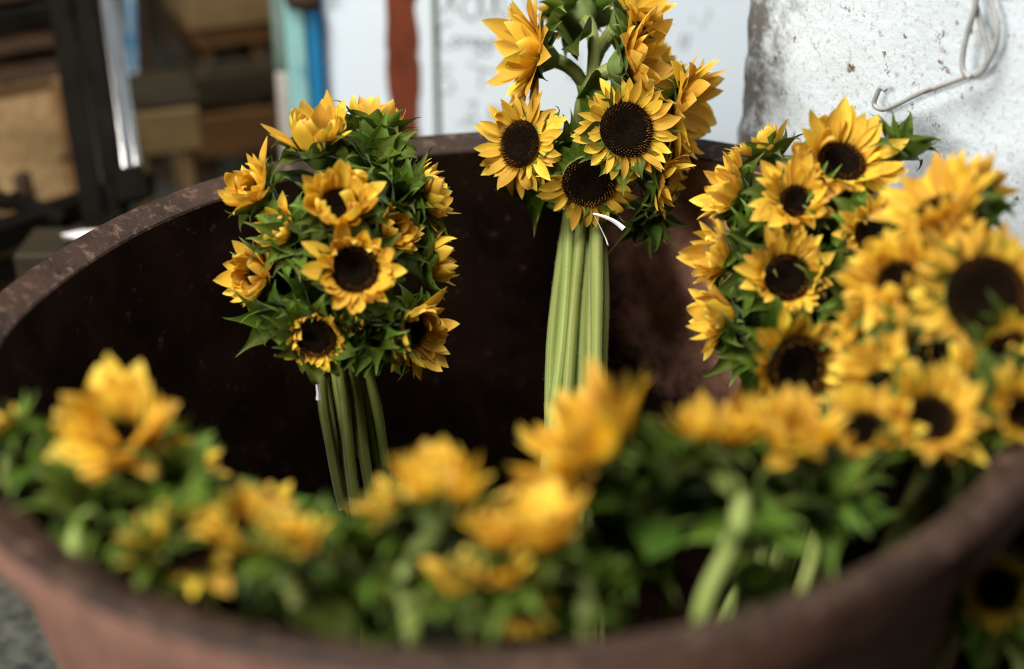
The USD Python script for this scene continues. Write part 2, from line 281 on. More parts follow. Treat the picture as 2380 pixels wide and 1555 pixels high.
tag(obj('shop_ceiling', rbox((3.4, 2.3, .1), (-1.95, 2.1, 2.05), .004), 'room_dark'), 'unseen dark ceiling added over the crates to shade them', 'ceiling', kind='structure')  # out-of-view slab, added to keep overhead light off the crates

# right wall
nu, nv = 150, 150
uu = np.linspace(0, .74, nu); ZP = ZR - .075; vv = np.linspace(ZP, 1.9, nv)
U, V = np.meshgrid(uu, vv, indexing='ij')
edge = .016 * (meshkit.fbm(np.stack([vv * 14, vv * 0, vv * 0 + 3], -1), 4) - .5) + .006 * (meshkit.noise(np.stack([vv * 70, vv * 0, vv * 0], -1)) - .5)
Ue = U + edge[None, :] * np.clip(1 - U / .15, 0, 1)
pts = WE + Ue[..., None] * WD + V[..., None] * np.array([0, 0, 1.0])
pts = pts - WN * ((.008 * (meshkit.fbm(np.stack([U * 9, V * 9, U * 0], -1), 5) - .5) + .012 * np.exp(-U / .012))[..., None] * -1)
front = pts.reshape(-1, 3); back = (pts + WN * .14).reshape(-1, 3); K = len(front)
qf = grid_faces(nu, nv); idx = np.arange(K).reshape(nu, nv)
side = [[a, b, b + K, a + K] for line in (idx[0], idx[-1][::-1], idx[:, -1], idx[::-1, 0]) for a, b in zip(line[:-1], line[1:])]
wv, wf = np.vstack([front, back]), np.vstack([tris(qf), tris(qf)[:, ::-1] + K, tris(np.array(side))])
rw = thing('plaster_wall', 'white rough plaster wall with brown specks and grey mould, right of the tub', 'wall')
obj('wall_face', (wv, wf), 'plaster_stained', rw, smooth=40)
pl_ = cat([bar(WE + WD * a_ + WN * .07, WE + WD * (a_ + .246) + WN * .07, .15, 2 * .001 + ZP - .004, .006) for a_ in (0.0, .25, .5)]); pl_.apply_translation((0, 0, ZP / 2 - .001))  # dark foot added so less light bounces onto the lower right
tag(obj('plinth', pl_, 'added_foot_dark', rw), 'dark mouldy foot added under the wall to cut bounced light')
def onw(px, py, off=.012): return on_plane(px, py, WN, WC - off)
def cw(pts): return [(x * .3652 + 1511, y * .3652) for x, y in pts]
wr = thing('bent_wire', 'bent loop of grey wire hanging on the plaster wall', 'wire')
for k, (nm, pl) in enumerate((('wire_hook', cw([(1500, 575), (1470, 558), (1440, 610), (1425, 660), (1450, 690), (1560, 670), (1700, 600), (1850, 545), (2000, 490), (2110, 440), (2170, 360), (2210, 230), (2190, 80), (2140, -60)])),
              ('wire_loop', cw([(2040, 492), (1998, 460), (1990, 350), (2022, 200), (2060, 80), (2085, -60)])), ('wire_loop', cw([(2060, -60), (2110, 180), (2150, 330), (2138, 420), (2060, 482), (2010, 480)])))):
    path = spline([onw(x, y, .014 + .006 * (k == 1)) for x, y in pl], 60)
    obj(nm, tube(path, .0026, 8), 'wire_grey', wr, smooth=True)

# ------------------------------------------------------------------ crates and rack in the shop
def crate(label, corner, yaw, L, W, boards, mats, post=.035, zpost=(0, .3), top=None, ground=False):
    """corner: front-left foot; boards: (z0, z1, material) slats of the long front; each slat, post and top board its own part."""
    t = thing('wooden_crate', label, 'crate', corner, group=None)
    if ground: zpost = (-corner[2] + .004, zpost[1])
    c, s = math.cos(yaw), math.sin(yaw); R = np.array([[c, -s, 0], [s, c, 0], [0, 0, 1.0]])
    def add(nm, size, cen, m):
        b = rbox(size, cen, .003); b.apply_transform(np.block([[R, np.zeros((3, 1))], [np.zeros((1, 3)), np.ones((1, 1))]])); obj(nm, b, m, t)
    th = .012
    for z0, z1, m in boards:
        add('slat', (L, th, z1 - z0), (L / 2, 0, (z0 + z1) / 2), m); add('slat', (L, th, z1 - z0), (L / 2, W, (z0 + z1) / 2), m)
        add('slat', (th, W - th - .002, z1 - z0), (th / 2, W / 2, (z0 + z1) / 2), m); add('slat', (th, W - th - .002, z1 - z0), (L - th / 2, W / 2, (z0 + z1) / 2), m)
    for x in (th + post / 2 + .002, L - th - post / 2 - .002):
        for y in (th / 2 + post / 2 + .002, W - th / 2 - post / 2 - .002):
            add('corner_post', (post, post, zpost[1] - zpost[0]), (x, y, (zpost[0] + zpost[1]) / 2), mats[0])
    if top is not None:
        n = 3; ww = W / n
        for i in range(n): add('top_board', (L + .01, ww - .004, .012), (L / 2, ww * (i + .5), top), mats[1])
YAW = math.radians(24)
def foot(px, py, d, dz): return P(px, py, d) - np.array([0, 0, dz])
# right-hand stack, from the bottom up
crate('dim crate at the bottom of the right stack in the shop', foot(468, 395, 2.55, .0), YAW, .155, .2, [(.02, .10, 'wood_orange'), (.115, .175, 'wood_dim')], ('wood_rust', 'wood_dim'), .02, (0, .178), ground=True)
crate('dark greenish crate in the middle of the right stack in the shop', foot(468, 245, 2.55, .0), YAW, .155, .2, [(.012, .075, 'wood_dim')], ('wood_dim', 'wood_dim'), .02, (0, .078))
crate('orange slatted crate under the topmost one in the shop', foot(462, 168, 2.55, .0), YAW, .14, .2, [(.045, .092, 'wood_orange')], ('wood_orange', 'wood_dim'), .02, (-.045, .095))
crate('pale crate on top of the right stack in the shop', foot(440, 78, 2.5, .0), YAW, .155, .2, [(.004, .085, 'wood_pale'), (.09, .16, 'wood_pale')], ('wood_dim', 'wood_dim'), .02, (0, .16))
# lower crate by the chrome posts
crate('low crate with greenish boards on top, beside the chrome posts', foot(312, 470, 2.25, .0), math.radians(20), .115, .16, [(.075, .145, 'wood_pale')], ('wood_pale', 'wood_dim'), .018, (0, .148), .155, ground=True)
crate('tall crate with dark gaps behind the low one', foot(330, 250, 3.0, .35), YAW, .13, .2, [(.0, .1, 'wood_dim'), (.12, .2, 'wood_rust'), (.24, .34, 'wood_dim')], ('wood_rust', 'wood_dim'), .02, (-.2, .6), ground=True)

# woven tan crate side behind the black rack, far left
tc_ = thing('woven_crate', 'pale tan woven crate standing behind the black rack at far left', 'crate')
A, B, Cc, D = P(-45, 222, 2.2), P(128, 192, 2.3), P(178, 452, 2.22), P(10, 500, 2.12)
hv = []
for off in (np.zeros(3), np.array([0.0, .03, 0])):
    hv += [q + off for q in (A, B, Cc, D)]
obj('woven_side', trimesh.convex.convex_hull(np.array(hv)), 'weave_tan', tc_)
for a_, b_ in ((A, B), (B, Cc), (D, Cc)):
    obj('edge_strip', bar(a_ + [0, -.006, 0], b_ + [0, -.006, 0], .014, .014), 'wood_orange', tc_)
for q_, w_ in ((D, .02), (Cc, -.02)):
    obj('leg', bar((q_[0] + w_, q_[1] + .045, .004), (q_[0] + w_, q_[1] + .045, q_[2] + .05), .022, .022), 'wood_rust', tc_)
tb = thing('rusty_crate', 'rust brown wooden crate above the woven one at far left', 'crate')
for (y0, y1, m_) in ((60, 118, 'wood_rust'), (124, 186, 'wood_rust'), (2, 52, 'wood_dim'), (-60, -4, 'wood_rust')):
    hv = [P(-60, y0 + 16, 2.3), P(134, y0 - 14, 2.4), P(140, y1 - 14, 2.36), P(-60, y1 + 16, 2.26)]
    obj('slat', trimesh.convex.convex_hull(np.array(hv + [h + np.array([0, .015, 0]) for h in hv])), m_, tb)

for x_, d_ in ((-50, 2.36), (126, 2.46)):
    top_ = P(x_, -50, d_) + np.array([0, .03, 0])
    obj('corner_post', bar((top_[0], top_[1], .004), top_, .024, .024), 'wood_rust', tb)
rk = thing('metal_rack', 'black steel rack with bright chrome posts at the left', 'rack')
obj('rail', bar(P(-60, 66, 2.0), P(190, 12, 2.05), .026, .03), 'metal_black', rk)
obj('rail', bar(P(-80, 575, 1.86), P(345, 425, 2.12), .032, .036), 'metal_black', rk)
def to_floor(a_, b_): return a_ + (b_ - a_) * ((a_[2] - .004) / (a_[2] - b_[2]))
for a_, b_, w_ in ((P(128, -60, 2.0), P(212, 470, 2.0), .032), (P(186, -60, 2.0), P(272, 460, 1.99), .03)):
    obj('post', bar(a_, to_floor(a_, b_), w_, .02), 'metal_black', rk)
pf = P(-70, 560, 1.87); obj('post', bar((pf[0], pf[1], .004), pf, .03, .02), 'metal_black', rk)
tag(obj('chrome_post', tube(np.array([P(229, -70, 1.98), P(276, 240, 1.98), P(297, 398, 1.98)]), .0095, 20), 'metal_chrome', rk, smooth=30), 'grey chrome post with brown reflections')
tag(obj('chrome_post', tube(np.array([P(254, -70, 1.985), P(292, 200, 1.985), P(320, 388, 1.985)]), .0058, 16), 'metal_chrome', rk, smooth=30), 'bright thin chrome post')
obj('post_socket', bar(P(290, 392, 1.98), P(312, 470, 1.98), .045, .03), 'metal_black', rk)
obj('brace', bar(P(-30, 455, 1.95), P(30, 475, 1.95), .02, .02), 'metal_black', rk)
obj('brace', bar(P(20, 462, 1.94), P(150, 510, 1.96), .024, .02), 'metal_black', rk)
hv = [P(288, -60, 2.7), P(308, -60, 2.7), P(318, 215, 2.7), P(298, 215, 2.7)]
tag(obj('printed_card', trimesh.convex.convex_hull(np.array(hv + [h + np.array([0, .006, 0]) for h in hv])), 'blue_print'), 'narrow blue and white printed card behind the chrome posts', 'card')
# scrap of white plastic and slats between the rack and the tub
v = []
pp = [(140, 545), (185, 535), (250, 533), (240, 545), (190, 556), (150, 556)]
sheet = np.array([P(x, y, 1.80 + .02 * (i % 2)) for i, (x, y) in enumerate(pp)])
tag(obj('plastic_bag', trimesh.convex.convex_hull(np.vstack([sheet, sheet + [0, .01, -.004]])), 'cloth_white'), 'scrap of white plastic lying behind the left of the rim', 'plastic bag')
bb = sheet.mean(0); bz = sheet[:, 2].min() - .006
wb = thing('wooden_box', 'plain low wooden box standing behind the left of the rim, under the white plastic', 'box', (bb[0], bb[1] + .02, 0))
for k_ in range(4):
    h_ = bz / 4; obj('board', rbox((.17, .09, h_ - .004), (0, 0, h_ * (k_ + .5)), .003), 'wood_dim', wb)
lc = thing('wooden_pallet', 'low wooden pallet boards under the black rack at far left', 'pallet')
for y0, m_, th in ((640, 'wood_dim', 22), (606, 'wood_tan', 7), (690, 'wood_orange', 12)):
    obj('board', bar(P(-80, y0 + 30, 1.90), P(290, y0 - 92, 2.16), th * 1.8 / FPX * 1.6, .05), m_, lc)
for x_, d_, dy_ in ((-60, 1.915, 26), (255, 2.135, -80)):
    q_ = P(x_, 640 + dy_, d_); obj('foot', bar((q_[0], q_[1] + .03, .004), (q_[0], q_[1] + .03, q_[2]), .04, .04), 'wood_dim', lc)

# ------------------------------------------------------------------ the tub
def tubify(prof, seg=192, wob=.0022, seed=0):
    v, f = lathe(prof, seg)
    a = np.arctan2(v[:, 1], v[:, 0]); r = np.hypot(v[:, 0], v[:, 1])
    k = (meshkit.noise(np.stack([np.cos(a) * 3, np.sin(a) * 3, v[:, 2] * 4], -1), 3) - .5) * 2 * wob * np.clip(r / .3, 0, 1)
    v[:, 0] += np.cos(a) * k; v[:, 1] += np.sin(a) * k
    v[:, 2] += (meshkit.noise(np.stack([np.cos(a) * 2.5, np.sin(a) * 2.5, a * 0], -1), 9) - .5) * .006 * np.clip((v[:, 2] + .5) / .4, 0, 1)
    t = .037; x, z = v[:, 0].copy(), v[:, 2].copy()
    v[:, 0] = x * math.cos(t) - z * math.sin(t); v[:, 2] = x * math.sin(t) + z * math.cos(t)
    return v, f
tb_ = thing('round_tub', 'large round dark brown rubber tub holding the sunflower bunches', 'tub', (0, 0, ZR))
inner = [(.0005, -.565), (.2, -.566), (.335, -.565), (.350, -.55)] + [(.350 + (.4245 - .350) * t, -.55 + .535 * t) for t in np.linspace(.03, 1, 24)]
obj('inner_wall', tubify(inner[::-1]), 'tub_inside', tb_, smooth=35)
rim = [(.4245, -.0152), (.4255, -.0125), (.429, -.0105), (.436, -.0070), (.4430, -.0035), (.4505, -.0005), (.4555, -.0025), (.4592, -.0075), (.46, -.014), (.4597, -.033), (.457, -.040), (.450, -.044), (.4335, -.0455)]
obj('rim', tubify(rim[:8][::-1]), 'tub_rim', tb_, smooth=35)
tag(obj('rim_lip', tubify(rim[7:][::-1]), 'tub_outside', tb_, smooth=35), 'dusty pinkish outer lip of the rim')
outer = [(.4335, -.0456), (.4325, -.052)] + [(.432 - .075 * t, -.055 - .535 * t) for t in np.linspace(0, 1, 16)] + [(.34, -.594), (.0005, -.594)]
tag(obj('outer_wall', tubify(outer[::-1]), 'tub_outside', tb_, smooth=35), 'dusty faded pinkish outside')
hp = P(97, 632, 1.36)
obj('rim_dent', tube(np.array([[hp[0] - .0, hp[1], hp[2] - ZR + .012 - .02], [hp[0], hp[1], hp[2] - ZR + .0]]), .005, 10), 'metal_black', tb_, smooth=30)

# ------------------------------------------------------------------ sunflowers
PW_T = np.array([0, .10, .28, .48, .68, .84, .94, 1.0]); PW_W = np.array([.34, .58, .90, 1.0, .86, .52, .24, .01])
BW_T = np.array([0, .12, .32, .48, .62, .75, .88, 1.0]); BW_W = np.array([.80, .98, 1.0, .72, .36, .16, .08, .01])
LW_T = np.array([0, .08, .25, .45, .65, .85, 1.0]); LW_W = np.array([.10, .55, .95, 1.0, .70, .28, .01])
def blade(L, W, e0, bend, curl, cup, ripple, twist, side, r0, z0, phi, PT, PWW, nt=9, ns=5):
    """One petal, bract or leaf in the flower's frame: grows outward from radius r0 at angle phi; e0 is its rise at the root, bend and curl add along it."""
    t = np.linspace(0, 1, nt); s = np.linspace(-1, 1, ns)
    e = e0 + bend * t + curl * t ** 4
    ds = L / (nt - 1)
    em = (e[:-1] + e[1:]) / 2
    R = r0 + np.r_[0, np.cumsum(np.cos(em) * ds)]; Z = z0 + np.r_[0, np.cumsum(np.sin(em) * ds)]
    w = W * np.interp(t, PT, PWW)
    tw = twist * t
    S, T = s[None, :], t[:, None]
    n_off = cup * S ** 2 * w[:, None] + ripple * W * np.cos(S * 2.5 * np.pi) * (1 - T * .6) * (w / W)[:, None]
    lat = S * w[:, None]
    lat2 = lat * np.cos(tw)[:, None] - n_off * np.sin(tw)[:, None]; n2 = lat * np.sin(tw)[:, None] + n_off * np.cos(tw)[:, None]
    rr = R[:, None] - n2 * np.sin(e)[:, None]; z = Z[:, None] + n2 * np.cos(e)[:, None]
    y = lat2 + (side * L * t ** 2)[:, None]
    c, sn = math.cos(phi), math.sin(phi)
    v = np.stack([rr * c - y * sn, rr * sn + y * c, z], -1).reshape(-1, 3)
    uv = np.stack([np.broadcast_to(T, (nt, ns)), np.broadcast_to((S + 1) / 2, (nt, ns))], -1).reshape(-1, 2)
    return v, tris(grid_faces(nt, ns)), uv
GA = math.pi * (3 - math.sqrt(5))
def florets(rd, zf, k0, k1, n, h, w):
    ms_v, ms_f = [], []
    for i in range(int(n * k0 ** 2), int(n * k1 ** 2)):
        r = rd * math.sqrt((i + .5) / n); a = i * GA; c = np.array([r * math.cos(a), r * math.sin(a), zf(r)])
        ax = unit([.35 * math.cos(a) * r / rd, .35 * math.sin(a) * r / rd, 1]); hh = h * (.7 + .6 * ((i * 7919) % 97) / 97)
        b1 = np.array([math.cos(a), math.sin(a), 0]); b2 = np.cross(ax, b1)
        ring = [c + w * (b1 * math.cos(q) + b2 * math.sin(q)) for q in (0, 2.09, 4.19)]; top = [p + ax * hh for p in ring]
        k = len(ms_v) * 7; ms_v.append(np.array(ring + [c + (p - c) * .8 for p in top] + [c + ax * hh * 1.25]))
        ms_f.append(np.array([[0, 1, 4], [0, 4, 3], [1, 2, 5], [1, 5, 4], [2, 0, 3], [2, 3, 5], [3, 4, 6], [4, 5, 6], [5, 3, 6]]) + k)
    return np.vstack(ms_v), np.vstack(ms_f)

GL, GC, GR, GS, GF, GO = ('sunflowers in the left bunch', 'sunflowers in the tall middle bunch', 'sunflowers in the right bunch', 'sunflowers in the blurred bunch at far right', 'blurred sunflowers along the near rim', 'sunflowers outside the tub')
TIES = {}
def define_tie(g, tie, base, n_slots):
    tie, base = P(*tie), P(*base); d = unit(base - tie)
    L = (tie[2] - .05) / -d[2]; foot_ = tie + d * L
    r = np.hypot(foot_[0], foot_[1])
    if r > .31: foot_[:2] *= .31 / r
    TIES[g] = [tie, base, foot_, 0]
def slot(g, i):
    r = .0074 * math.sqrt(i + .3); a = i * GA + 1.0
    return np.array([r * math.cos(a), r * math.sin(a) * .8, 0])

def sunflower(label, px, py, d, face, Rpx, disc=.42, opening=20, group=None, tie=None, path=None, n_pet=None, seed=0, arc=None, n_leaf=2, bud=False, stem_r=.0060, spread=1.0, curly=.2, bract_len=1.0, missing=None, inward=0.0):
    rng = np.random.default_rng(seed * 77 + 5)
    pos = P(px, py, d); R = Rpx * d / FPX; rd = R * disc
    f = unit(face); fz = unit(RT * f[0] + UP * f[1] - FW * f[2])
    R *= 1.20 if group == GF else 1.0; rd *= 1.12 if group == GF else 1.0; n_leaf = n_leaf + 0 if (path is not None and not bud) else n_leaf
    fx = np.cross(UP if abs(fz @ UP) < .9 else FW, fz); fx = unit(fx); fy = np.cross(fz, fx)
    Rm = np.stack([fx, fy, fz], 1)
    # stem: from behind the head, bending down to the tie, then to its foot
    back = pos - fz * (.018 + .25 * rd)
    if path is not None:
        pts = [back] + [P(*q) for q in path]
        end = pts[-1].copy()
        if end[2] > .3 and np.hypot(end[0], end[1]) < .45:
            k = min(1, .385 / np.hypot(end[0], end[1])); pts.append(np.array([end[0] * k, end[1] * k, end[2] - .07]))
            k = min(1, .27 / np.hypot(end[0], end[1])); end = np.array([end[0] * k, end[1] * k, .10]); pts.append(pts[-1] * .5 + end * .5)
        pts.append(end)
    else:
        tp, bp, fp, i = TIES[tie]; TIES[tie][3] += not bud
        o = slot(tie, i) if not bud else rng.normal(0, .006, 3) * [1, 1, 0]
        top = tp + o; reach = np.linalg.norm(back - top)
        c1 = back - fz * reach * .34; c2 = top + unit(tp - bp) * reach * .42
        q = np.linspace(0, 1, 9)[:, None]
        pts = list((1 - q) ** 3 * back + 3 * (1 - q) ** 2 * q * c1 + 3 * (1 - q) * q ** 2 * c2 + q ** 3 * top)
        if bud: pts.append(tp * .85 + bp * .15 + o * .6)
        else: pts += [bp + o * (1.05 if tie == 'L' else 1.55) + rng.normal(0, .002, 3), bp * .5 + fp * .5 + o * (1.1 if tie == 'L' else 1.8) + rng.normal(0, .004, 3), fp + o * 2.2 + rng.normal(0, .006, 3)]
    root = np.array(pts[-1])
    if bud: stem_r *= .5
    name = 'sunflower_bud' if bud else 'sunflower'
    t = thing(name, label, 'sunflower bud' if bud else 'sunflower', root, group)
    def put(nm, vf, m, smooth=True, uv=None, local=True, kind=None):
        v = vf[0] @ Rm.T + pos if local else vf[0]
        p = obj(nm, (v, vf[1]), m, t, smooth=smooth, uv=uv, off=root)
        if kind: tag(p, kind=kind)
        return p
    ns_ = 40; sp = spline(pts, ns_)
    if path is None and not bud:
        env = np.clip((np.arange(ns_) - 8) / 8, 0, 1)[:, None]
        sp = sp + env * .010 * (np.stack([meshkit.noise(np.stack([np.arange(ns_) * .16, np.full(ns_, seed * 7.3 + k * 31), np.zeros(ns_)], -1)) for k in range(3)], 1) - .5)
    if tie == 'L': stem_r *= .86
    rad = stem_r * (1 + .35 * np.exp(-np.arange(ns_) / 1.6)) * (1 + .30 * (meshkit.noise(np.stack([np.arange(ns_) * .5, np.full(ns_, seed * 3.1), np.zeros(ns_)], -1)) - .5))
    if group == GC and not bud:                            # fine pale hairs on the stems in focus
        k = 1500; i0 = rng.integers(0, ns_ - 6, k); w0 = rng.random((k, 1)); c = sp[i0] * (1 - w0) + sp[i0 + 1] * w0
        T = sp[i0 + 1] - sp[i0]; T /= np.linalg.norm(T, axis=1)[:, None]
        dr = np.cross(T, rng.normal(size=(k, 3))); dr /= np.linalg.norm(dr, axis=1)[:, None]
        b0 = c + dr * (rad[i0] * .96)[:, None]; b1 = b0 + (dr + rng.normal(0, .35, (k, 3))) * rng.uniform(.0008, .0020, (k, 1))
        hc = UsdGeom.BasisCurves.Define(stage, numbered(t, 'stem_hair'))
        hc.CreateTypeAttr('linear'); hc.CreateCurveVertexCountsAttr([2] * k); hc.CreateWidthsAttr([.00016]); hc.SetWidthsInterpolation('constant')
        hc.CreatePointsAttr([Gf.Vec3f(*map(float, q)) for q in (np.stack([b0, b1], 1).reshape(-1, 3) - root)])
        UsdShade.MaterialBindingAPI.Apply(hc.GetPrim()).Bind(MAT['hair_pale']); tag(hc.GetPrim(), kind='stuff')
    put('stem', tube(sp, rad, 18, .055), 'stem_green', uv=tube_uv(ns_, 18), local=False)
    if path is None and not bud:                            # cut leaf scars on the straight part of the stem
        for k in range(2):
            j = int(rng.integers(22, 31)); c = sp[j]; tg = unit(sp[j] - sp[j + 1]); sd = unit(np.cross(tg, rng.normal(size=3)) + np.array([0, -.8, 0]))
            put('leaf_scar', tube(np.array([c + sd * stem_r * .6, c + sd * stem_r * 1.3 + tg * .002, c + sd * stem_r * 1.75 + tg * .007]), [.0034, .003, .0024], 7), 'scar_tan', local=False)
    # receptacle and disc
    rc = [(stem_r * 1.1, -.020 - .25 * rd), (rd * .55, -.018 - .12 * rd), (rd * .92, -.010), (rd * 1.02, -.003), (rd * .98, .0015)]
    put('receptacle', lathe(rc, 20), 'calyx_green')
    if not bud:
        zf = lambda r: .0035 - .004 * math.exp(-(r / (rd * .45)) ** 2) - .003 * (r / rd) ** 4 + .001
        pr = [(r, zf(r)) for r in np.linspace(rd * 1.0, rd * .01, 10)]
        put('disc', lathe(pr, 28), 'disc_brown')
        put('inner_florets', florets(rd, zf, .0, .72, 330, .0016, rd * .026), 'floret_dark', smooth=False, kind='stuff')
        put('outer_florets', florets(rd, zf, .72, 1.0, 330, .0034, rd * .030), 'floret_amber', smooth=False, kind='stuff')
        n = n_pet or int(rng.integers(34, 42)); op = math.radians(opening); asym = math.radians(rng.uniform(8, 24)); asym_at = rng.uniform(0, 6.28)
        for i in range(n):
            row = i % 2 if i % 5 else 0; phi = 2 * math.pi * (i + rng.uniform(-.38, .38)) / n
            if missing and any(abs((math.degrees(phi) - m0 + 180) % 360 - 180) < mw for m0, mw in missing): continue
            L = (R - rd * .9) / math.cos(min(op, 1.0) * .75) * rng.uniform(.74, 1.14) * (1.0 if row else .90); W = min(L * .185, .0088) * rng.uniform(.85, 1.15) * spread
            e0 = op + asym * math.cos(phi - asym_at) + math.radians(rng.normal(12 if row == 0 else -4, 11)); bend = math.radians(rng.normal(-12, 18)); curl = math.radians(rng.normal(8 + inward, 22)); W *= 1 + inward / 200
            tw = rng.normal(0, .25)
            if rng.random() < curly:
                curl += math.radians(rng.choice([-1, 1, 1]) * rng.uniform(50, 130)); tw += rng.normal(0, .8); L *= .85
            v, fc, uv = blade(L, W, e0, bend, curl, rng.uniform(.10, .38), .05, tw, rng.normal(0, .08), rd * .93, -.001 - .0018 * (1 - row), phi, PW_T, PW_W, 10, 7)
            put('petal', (v, fc), 'petal_yellow', uv=uv)
    nb = 18 if bud else int(rng.integers(14, 18))
    for i in range(nb):
        row = i % 2; phi = 2 * math.pi * (i + rng.uniform(-.3, .3)) / nb
        L = (.038 if not bud else .040) * rng.uniform(.8, 1.25) * bract_len * (1 if row else .85); W = rng.uniform(.0100, .0145)
        e0 = math.radians((opening * .6 + 8 if not bud else 62) + rng.normal(0, 14) - (18 if row else 0)); bend = math.radians(rng.normal(-18, 22)); curl = math.radians(rng.normal(-75, 75))
        v, fc, uv = blade(L, W, e0, bend, curl, rng.uniform(.25, .6), .04, rng.normal(0, .35), rng.normal(0, .16), rd * (.80 if row else .9) * (1 if not bud else .7), -.009 + .003 * (1 - row), phi, BW_T, BW_W, 11, 7)
        put('bract', (v, fc), 'bract_green', uv=uv)
    for i in range(n_leaf):
        phi = rng.uniform(0, 2 * math.pi); L = rng.uniform(.038, .066) * (1.15 if path is not None else 1); W = L * rng.uniform(.30, .38)
        v, fc, uv = blade(L, W, math.radians(rng.uniform(-35, 25)), math.radians(rng.normal(10, 30)), math.radians(rng.normal(-40, 40)), .25, .06, rng.normal(0, .4), rng.normal(0, .15), .006, -.026 - .25 * rd - rng.uniform(0, .02), phi, LW_T, LW_W, 10, 7)
        put('leaf', (v, fc), 'leaf_green', uv=uv)
    return t

define_tie('L', (800, 880, 1.405), (845, 1175, 1.45), 14)
define_tie('C', (1362, 505, 1.50), (1342, 960, 1.44), 12)
define_tie('R', (1905, 880, 1.37), (1850, 1250, 1.25), 14)
define_tie('S', (2230, 1000, 1.14), (2120, 1400, 1.05), 14)
F = sunflower
# left bunch
F('sunflower facing up at the top left of the left bunch', 735, 338, 1.375, (-.12, .82, .52), 116, .38, 68, GL, 'L', inward=40, seed=1)
F('sunflower seen from behind at the top right of the left bunch', 872, 312, 1.42, (.12, .92, -.22), 102, .40, 70, GL, 'L', inward=40, seed=2, bract_len=1.2)
F('sunflower facing left on the upper left of the left bunch', 600, 452, 1.375, (-.72, .42, .5), 102, .36, 65, GL, 'L', inward=40, seed=3)
F('sunflower with round dark centre facing the camera, upper middle of the left bunch', 790, 482, 1.315, (.10, .36, .92), 109, .42, 58, GL, 'L', inward=40, seed=4, curly=.2)
F('sunflower facing right on the upper right of the left bunch', 975, 458, 1.40, (.90, .28, .12), 97, .40, 62, GL, 'L', inward=40, seed=5, bract_len=1.2)
F('brownish sunflower on the lower left of the left bunch', 602, 640, 1.37, (-.60, -.02, .72), 92, .36, 55, GL, 'L', inward=40, seed=6)
F('open sunflower with large dark centre in the middle of the left bunch', 825, 625, 1.30, (.14, .12, .97), 120, .46, 48, GL, 'L', inward=40, seed=7, curly=.3)
F('sunflower turned away on the right edge of the left bunch', 985, 610, 1.40, (.93, .02, -.12), 92, .40, 68, GL, 'L', inward=40, seed=8)
F('small sunflower with curled petals at the bottom of the left bunch', 735, 785, 1.335, (-.10, -.28, .92), 84, .55, 50, GL, 'L', inward=40, seed=9, curly=.55)
F('sunflower facing right at the lower right of the left bunch', 958, 765, 1.365, (.82, -.12, .42), 111, .42, 50, GL, 'L', inward=40, seed=10)
F('half closed sunflower behind the gap between the two left flowers of the left bunch', 660, 545, 1.355, (-.5, .2, .8), 78, .36, 62, GL, 'L', inward=50, seed=121)
F('half closed sunflower between the upper middle flower and the right edge of the left bunch', 905, 545, 1.36, (.6, .2, .75), 76, .36, 62, GL, 'L', inward=50, seed=122)
F('half closed sunflower under the large centred flower of the left bunch', 850, 735, 1.345, (.2, -.2, .95), 72, .40, 58, GL, 'L', inward=50, seed=123)
for i, (x, y, dd, fc, lb) in enumerate(((690, 560, 1.34, (-.2, .2, .9), 'green spiky bud left of the middle of the left bunch'), (925, 455, 1.37, (.4, .3, .8), 'dark green bud between the upper middle and right flowers of the left bunch'),
        (650, 735, 1.36, (-.5, -.2, .8), 'green bud at the lower left of the left bunch'), (865, 770, 1.34, (.2, -.3, .9), 'green bud at the lower middle of the left bunch'), (870, 365, 1.38, (.3, .5, .7), 'green bud below the flower seen from behind in the left bunch'),
        (735, 690, 1.35, (-.1, 0, 1), 'green bud between the middle and bottom flowers of the left bunch'))):
    F(lb, x, y, dd, fc, 62, .42, 30, 'green buds in the left bunch', 'L', seed=40 + i, bud=True, n_leaf=3, bract_len=1.25)
# middle bunch
F('sunflower facing left at the upper left of the tall bunch', 1246, 128, 1.48, (-.86, .18, .28), 152, .27, 34, GC, 'C', seed=11, spread=1.35, curly=.05, n_leaf=1)
F('sunflower with narrow dark oval centre at the lower left of the tall bunch', 1210, 335, 1.455, (-.60, .02, .78), 126, .44, 14, GC, 'C', seed=12, n_leaf=1)
F('largest open sunflower with big black centre in the tall bunch', 1455, 302, 1.42, (.22, .06, .96), 130, .50, 10, GC, 'C', seed=13, curly=.08, n_pet=42, n_leaf=1)
F('sunflower drooping towards the camera at the bottom of the tall bunch', 1368, 422, 1.445, (-.02, -.45, .84), 130, .48, 10, GC, 'C', seed=14, missing=[(95, 70)], n_leaf=1)
F('sunflower facing right with broad pale petals at the upper right of the tall bunch', 1468, 150, 1.45, (.80, .16, .36), 140, .36, 46, GC, 'C', seed=15, spread=1.35, curly=.08, n_leaf=1)
F('sunflower at the very top right of the tall bunch, cut by the frame', 1465, 35, 1.47, (.62, .52, .42), 112, .36, 48, GC, 'C', seed=16, n_leaf=1)
F('sunflower seen from behind at the top of the tall bunch', 1345, 22, 1.52, (-.30, .62, -.62), 96, .42, 30, GC, 'C', seed=17, bract_len=1.1, n_leaf=1)
F('broad sunflower turned away at the right edge of the tall bunch', 1572, 250, 1.49, (.88, -.22, .12), 158, .34, 32, GC, 'C', seed=18, spread=1.2, curly=.0, n_pet=46, n_leaf=1)
F('sunflower at the lower right edge of the tall bunch, below the broad one', 1535, 420, 1.48, (.80, -.25, .22), 105, .40, 40, GC, 'C', seed=19, curly=.08, n_leaf=1)
F('sunflower half hidden behind the upper right flower of the tall bunch', 1535, 150, 1.54, (.75, .35, .2), 92, .38, 30, GC, 'C', seed=20, curly=.08, n_leaf=1)
